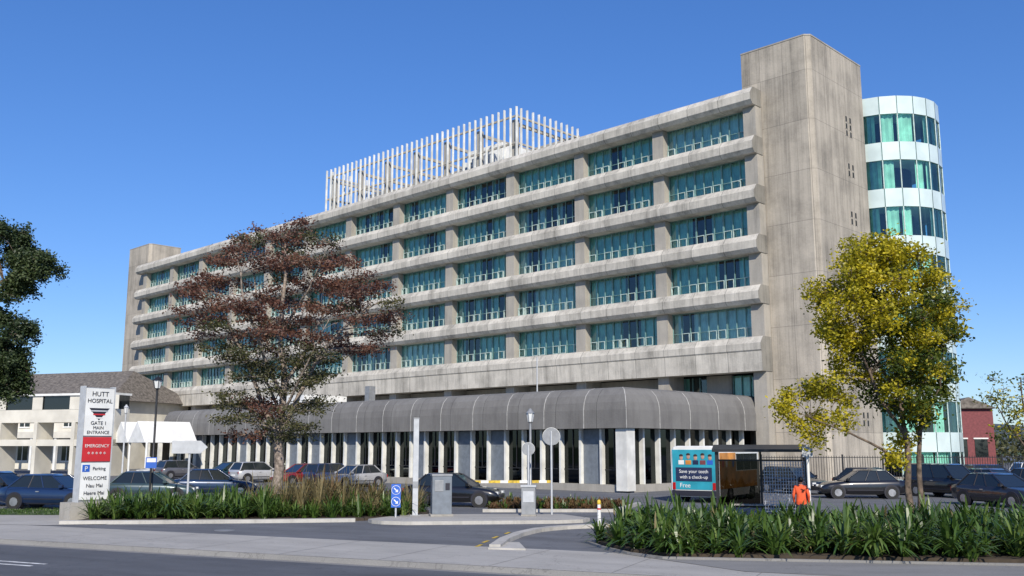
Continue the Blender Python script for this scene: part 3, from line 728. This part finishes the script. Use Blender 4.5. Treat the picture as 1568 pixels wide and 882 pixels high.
b.box(-1.6,1.6,.695,.745,.35,.42,'blackm'); b.box(-1.6,1.6,.695,.745,2.1,2.16,'blackm'); b.box(-1.2,1.2,.2,.6,.45,.5,'plinth')
for x in (-1,0,1): b.box(x-.03,x+.03,.35,.45,0,.45,'blackm')
for i in range(16): b.box(.1+.095*i,.12+.095*i,-.72,-.70,.3,2.1,'lgrey')
for i in range(16): b.box(.06,1.54,-.725,-.697,.3+.12*i,.315+.12*i,'lgrey')
b.poly([(-1.55,.72,.42),(-.05,.72,.42),(-.05,.72,2.1),(-1.55,.72,2.1)],'dglass')
b.make('frame',e)

# ------------------------------------------------------------------ street furniture
e=empty('hospital_sign',(-15.75,36.6,0),R(50)); b=MB()
b.box(-.95,.95,-.4,.4,0,.62,'plinth'); 
b.box(-.56,.56,-.16,.16,.62,4.85,'metal'); b.box(-.60,-.561,-.2,.2,.62,4.9,'lgrey'); b.box(.561,.60,-.2,.2,.62,4.9,'lgrey')
b.box(-.55,.55,-.195,-.165,3.05,4.82,'white'); b.box(-.55,.55,-.195,-.165,2.1,3.0,'red'); b.box(-.55,.55,-.195,-.165,.7,2.05,'white')
b.mesh([(-.40,-.2,4.08),(.40,-.2,4.08),(.0,-.2,3.62)],[(0,1,2)],'black')
for i in range(3): z=4.0-.13*i; w=.33-.1*i; b.box(-w,w,-.206,-.201,z-.05,z,['lgrey','red','white'][i])
b.box(-.5,-.22,-.203,-.196,1.72,1.98,'blue'); b.make('pylon',e)
for t,s,z,m in (('HUTT',.25,4.53,'black'),('HOSPITAL',.215,4.28,'black'),('GATE 1',.19,3.46,'black'),('MAIN',.17,3.29,'black'),('ENTRANCE',.17,3.12,'black'),('EMERGENCY',.165,2.62,'white'),('* * * * *',.22,2.3,'white'),('P',.24,1.76,'white'),('Parking',.17,1.78,'black'),('WELCOME',.19,1.42,'black'),('Nau Mai',.19,1.15,'black'),('Haere Mai',.19,.88,'black')):
    text(t,s,(-.36 if t=='P' else (.14 if t=='Parking' else 0),-.209,z),m,e)
def lamp(loc,h,mat,name='street_lamp',head=1.0):
    b=MB(); b.tube([(0,0,0),(0,0,.5),(0,0,.55),(0,0,h-.55)],[.10,.09,.055,.045],mat,10)
    z=h-.55; b.tube([(0,0,z),(0,0,z+.06)],[.05,.13*head],mat,8); b.tube([(0,0,z+.06),(0,0,z+.40)],[.12*head,.20*head],'lampw',6,smooth=False)
    b.tube([(0,0,z+.40),(0,0,z+.52),(0,0,z+.58)],[.24*head,.10*head,.03],mat,8)
    for k in range(6):
        a=k*math.pi/3; b.tube([(.13*head*math.cos(a),.13*head*math.sin(a),z+.06),(.205*head*math.cos(a),.205*head*math.sin(a),z+.4)],.012,mat,4)
    return b.make(name,None,loc)
lamp((-15.5,42,0),5.65,'blackm'); lamp((.72,38.0,0),4.1,'metal',head=.75); lamp((-24.0,60,0),5.2,'lgrey',head=.7)
def round_sign(loc,h,r,rot,name='traffic_sign'):
    b=MB(); b.tube([(0,0,0),(0,0,h+r*.6)],.04,'lgrey',8); b.tube([(0,-.06,h),(0,-.045,h)],r,'white',28,smooth=False)
    b.tube([(0,-.045,h),(0,-.03,h)],r*.97,'metal',28,smooth=False); b.tube([(0,-.066,h),(0,-.0602,h)],r*.94,'red',28,smooth=False); b.tube([(0,-.072,h),(0,-.0662,h)],r*.72,'white',28,smooth=False); return b.make(name,None,loc,rot)
round_sign((1.5,37.0,.11),2.92,.34,R(175)); round_sign((.62,36.9,.11),2.45,.25,R(180))
b=MB(); b.box(-.28,.28,-.22,.22,0,.06,'plinth'); b.box(-.26,.26,-.2,.2,.06,1.05,'metal'); b.box(-.29,.29,-.23,.23,1.05,1.12,'lgrey'); b.box(-.2,.2,-.215,-.2,.5,.9,'lgrey'); b.make('ticket_machine',None,(.62,36.3,.12),R(-5),bevel=.012)
b=MB(); b.box(-.42,.42,-.3,.3,0,.08,'plinth'); b.box(-.36,.36,-.25,.25,.08,1.45,'gpanel'); b.box(-.38,.38,-.27,.27,1.45,1.52,'metal'); b.box(-.28,.05,-.265,-.25,.9,1.3,'metal'); b.box(.12,.28,-.27,-.25,.95,1.2,'black'); b.make('ticket_machine',None,(-2.62,36.2,.12),R(12),bevel=.012)
b=MB(); b.box(-.2,.2,-.2,.2,0,.03,'metal'); b.box(-.1,.1,-.1,.1,.03,3.55,'lgrey'); b.box(-.11,.11,-.11,.11,3.55,3.6,'metal'); b.box(-.105,.105,-.104,-.1,1.0,1.25,'metal'); b.make('camera_post',None,(-3.6,36.4,.12),R(8),bevel=.01)
e=empty('keep_left_sign',(-4.22,35.6,.12),R(4)); b=MB(); b.tube([(0,0,0),(0,0,1.15)],.035,'lgrey',8); b.box(-.17,.17,-.06,-.035,.35,1.18,'blue'); 
for z in (.56,.97):
    b.tube([(0,-.06,z),(0,-.066,z)],.165,'white',24,smooth=False); b.tube([(0,-.066,z),(0,-.07,z)],.15,'blue',24,smooth=False)
    T=Matrix.Translation((0,-.074,z))@Matrix.Rotation(R(-45),4,'Y'); b.box(-.02,.02,-.003,.003,-.04,.10,'white',T); b.mesh([T@Vector(p) for p in ((-.07,-.003,-.03),(.07,-.003,-.03),(0,-.003,-.11))],[(0,2,1)],'white')
b.make('boards',e)
def bollard(loc):
    b=MB(); b.tube([(0,0,0),(0,0,.68)],[.07,.06],'white',12); b.tube([(0,0,.68),(0,0,.80),(0,0,.84)],[.065,.065,.03],'ryel',12); b.tube([(0,0,.5),(0,0,.56)],.064,'red',12); b.make('bollard',None,loc)
bollard((3.0,33.8,0))
b=MB(); b.tube([(0,0,0),(0,0,2.9)],.05,'lgrey',8); b.mesh([(-.75,-.05,2.35),(.45,-.05,2.35),(.75,-.05,2.62),(.45,-.05,2.9),(-.75,-.05,2.9),(-.75,-.09,2.35),(.45,-.09,2.35),(.75,-.09,2.62),(.45,-.09,2.9),(-.75,-.09,2.9)],[(0,1,2,3,4),(9,8,7,6,5),(0,5,6,1),(1,6,7,2),(2,7,8,3),(3,8,9,4),(4,9,5,0)],'lgrey'); b.make('direction_sign',None,(-14.1,42.5,0),R(15))
b=MB(); b.box(-.2,.2,-.2,.2,0,1.0,'ryel'); b.box(.2,4.2,-.04,.04,.8,.93,'ryel'); 
for i in range(4): b.box(.6+i,1.0+i,-.045,.045,.798,.932,'white')
b.make('boom_barrier',None,(-2.2,50,0),R(5))
b=MB(); b.box(-.22,.22,-.04,0,1.75,2.2,'blue'); b.box(-.18,.18,-.045,-.04,2.0,2.16,'white'); b.tube([(0,.03,0),(0,.03,2.2)],.04,'blackm',8); b.make('parking_sign',None,(-15.2,41,0),R(15))
def picket(name,x0,y0,x1,y1,h,mat,step=.16):
    b=MB(); d=Vector((x1-x0,y1-y0,0)); L=d.length; n=int(L/step)
    for i in range(n): b.box(i*step-.012,i*step+.012,-.012,.012,.1,h,mat)
    for i in range(int(L/2.5)+1): b.box(i*2.5-.04,i*2.5+.04,-.04,.04,0,h+.08,mat)
    b.box(0,L,-.03,-.013,h-.12,h-.08,mat); b.box(0,L,-.03,-.013,.2,.24,mat)
    b.make(name,None,(x0,y0,0),math.atan2(d.y,d.x))
picket('metal_fence',15,58.5,38,60,2.1,'blackm')
b=MB(); b.tube([(0,0,0),(0,0,2.7)],.05,'white',8); b.box(-.17,.17,-.05,-.03,2.3,2.65,'lgrey'); b.make('bus_stop_sign',None,(10.0,32.9,0),R(-15))

# ------------------------------------------------------------------ person
def person(loc,rot):
    e=empty('person',loc,rot)
    V=[];E=[];Rr=[]
    def a(p,r,par=None):
        V.append(p); Rr.append(r)
        if par is not None: E.append((par,len(V)-1))
        return len(V)-1
    pel=a((0,0,.93),(.15,.11)); sp=a((0,0,1.1),(.14,.11),pel); ch=a((0,0,1.28),(.16,.12),sp); nb=a((0,.0,1.42),(.075,.07),ch); nk=a((0,-.005,1.475),(.05,.05),nb)
    for s in (-1,1):
        sh=a((s*.17,0,1.37),(.065,.06),ch); 
        el=a((s*.235,.03,1.12),(.052,.05),sh); wr=a((s*.225,-.08,.90),(.034,.03),el); pm=a((s*.22,-.11,.84),(.036,.022),wr)
        for i,(dy,l) in enumerate(((-.03,.07),(-.01,.08),(.01,.075),(.028,.06))):
            k1=a((s*.222,-.118+dy,.80),(.010,.010),pm); k2=a((s*.215,-.125+dy,.80-l*.55),(.009,.009),k1); a((s*.205,-.12+dy,.80-l),(.008,.008),k2)
        t1=a((s*.20,-.15,.85),(.011,.011),wr); a((s*.19,-.175,.81),(.009,.009),t1)
        hp=a((s*.09,0,.87),(.10,.10),pel); kn=a((s*.10,-.02*s-.02,.48),(.062,.062),hp); an=a((s*.10,.02-.05*s,.10),(.042,.045),kn); a((s*.11,-.13-.05*s,.04),(.042,.032),an)
    me=bpy.data.meshes.new('body'); me.from_pydata(V,E,[]); ob=bpy.data.objects.new('body_tmp',me); sc.collection.objects.link(ob)
    ob.modifiers.new('s','SKIN'); 
    for i,r in enumerate(Rr): me.skin_vertices[0].data[i].radius=r
    me.skin_vertices[0].data[0].use_root=True
    m=ob.modifiers.new('u','SUBSURF'); m.levels=2; m.render_levels=2
    dg=bpy.context.evaluated_depsgraph_get(); me2=bpy.data.meshes.new_from_object(ob.evaluated_get(dg)); bpy.data.objects.remove(ob)
    for mm in ('orange','trous','skin','black'): me2.materials.append(M[mm])
    for p in me2.polygons:
        c=p.center; p.use_smooth=True
        if c.z>1.45: i=2
        elif abs(c.x)>.16 and c.z<.9 : i=2
        elif c.z>.84: i=0
        elif c.z<.09: i=3
        else: i=1
        p.material_index=i
    o2=bpy.data.objects.new('body',me2); sc.collection.objects.link(o2); o2.parent=e
    b=MB(); b.ellip((0,-.01,1.575),(.075,.092,.115),'skin',16,12); b.ellip((0,.012,1.60),(.083,.095,.105),'hair',16,12)
    b.ellip((0,-.105,1.565),(.013,.02,.022),'skin'); 
    for s in (-1,1): b.ellip((s*.03,-.09,1.59),(.012,.012,.008),'black'); b.ellip((s*.08,0,1.575),(.012,.022,.03),'skin')
    b.ellip((0,-.094,1.53),(.024,.01,.007),'red'); b.make('head',e)
person((9.22,31.2,0),R(160))

# ------------------------------------------------------------------ light, sky, camera
EL,AZ=R(33),math.atan2(.13,-.99)
w=bpy.data.worlds.new('World'); sc.world=w; w.use_nodes=True; nt=w.node_tree; bg=nt.nodes['Background']
sky=nt.nodes.new('ShaderNodeTexSky'); sky.sky_type='NISHITA'; sky.sun_disc=False; sky.sun_elevation=EL; sky.sun_rotation=AZ; sky.ozone_density=2.5; sky.air_density=1.0; sky.dust_density=.0
ga=nt.nodes.new('ShaderNodeGamma'); ga.inputs[1].default_value=.76
hs=nt.nodes.new('ShaderNodeHueSaturation'); hs.inputs['Saturation'].default_value=1.35; hs.inputs['Value'].default_value=1.0; hs.inputs['Hue'].default_value=.503
nt.links.new(sky.outputs[0],ga.inputs[0]); nt.links.new(ga.outputs[0],hs.inputs['Color'])
tint=mixc(nt,1.0,hs.outputs[0],(.80,1.0,1.42,1),'MULTIPLY')
nt.links.new(tint,bg.inputs[0]); bg.inputs[1].default_value=.15
sl=bpy.data.lights.new('sun','SUN'); sl.energy=5.0; sl.angle=R(.5); sl.color=(1,.92,.79)
so=bpy.data.objects.new('sun',sl); sc.collection.objects.link(so)
d=Vector((math.sin(AZ)*math.cos(EL),math.cos(AZ)*math.cos(EL),math.sin(EL))); so.rotation_euler=d.to_track_quat('Z','Y').to_euler(); so.location=(0,-20,60)
cam=bpy.data.cameras.new('camera'); co=bpy.data.objects.new('camera',cam); sc.collection.objects.link(co)
co.location=(0,0,2.65); co.rotation_euler=(R(99.4),0,0); cam.lens=33.66; cam.sensor_width=36; cam.clip_end=6000; cam.clip_start=.1
sc.camera=co
sc.view_settings.view_transform='Standard'; sc.view_settings.look='None'; sc.view_settings.exposure=0
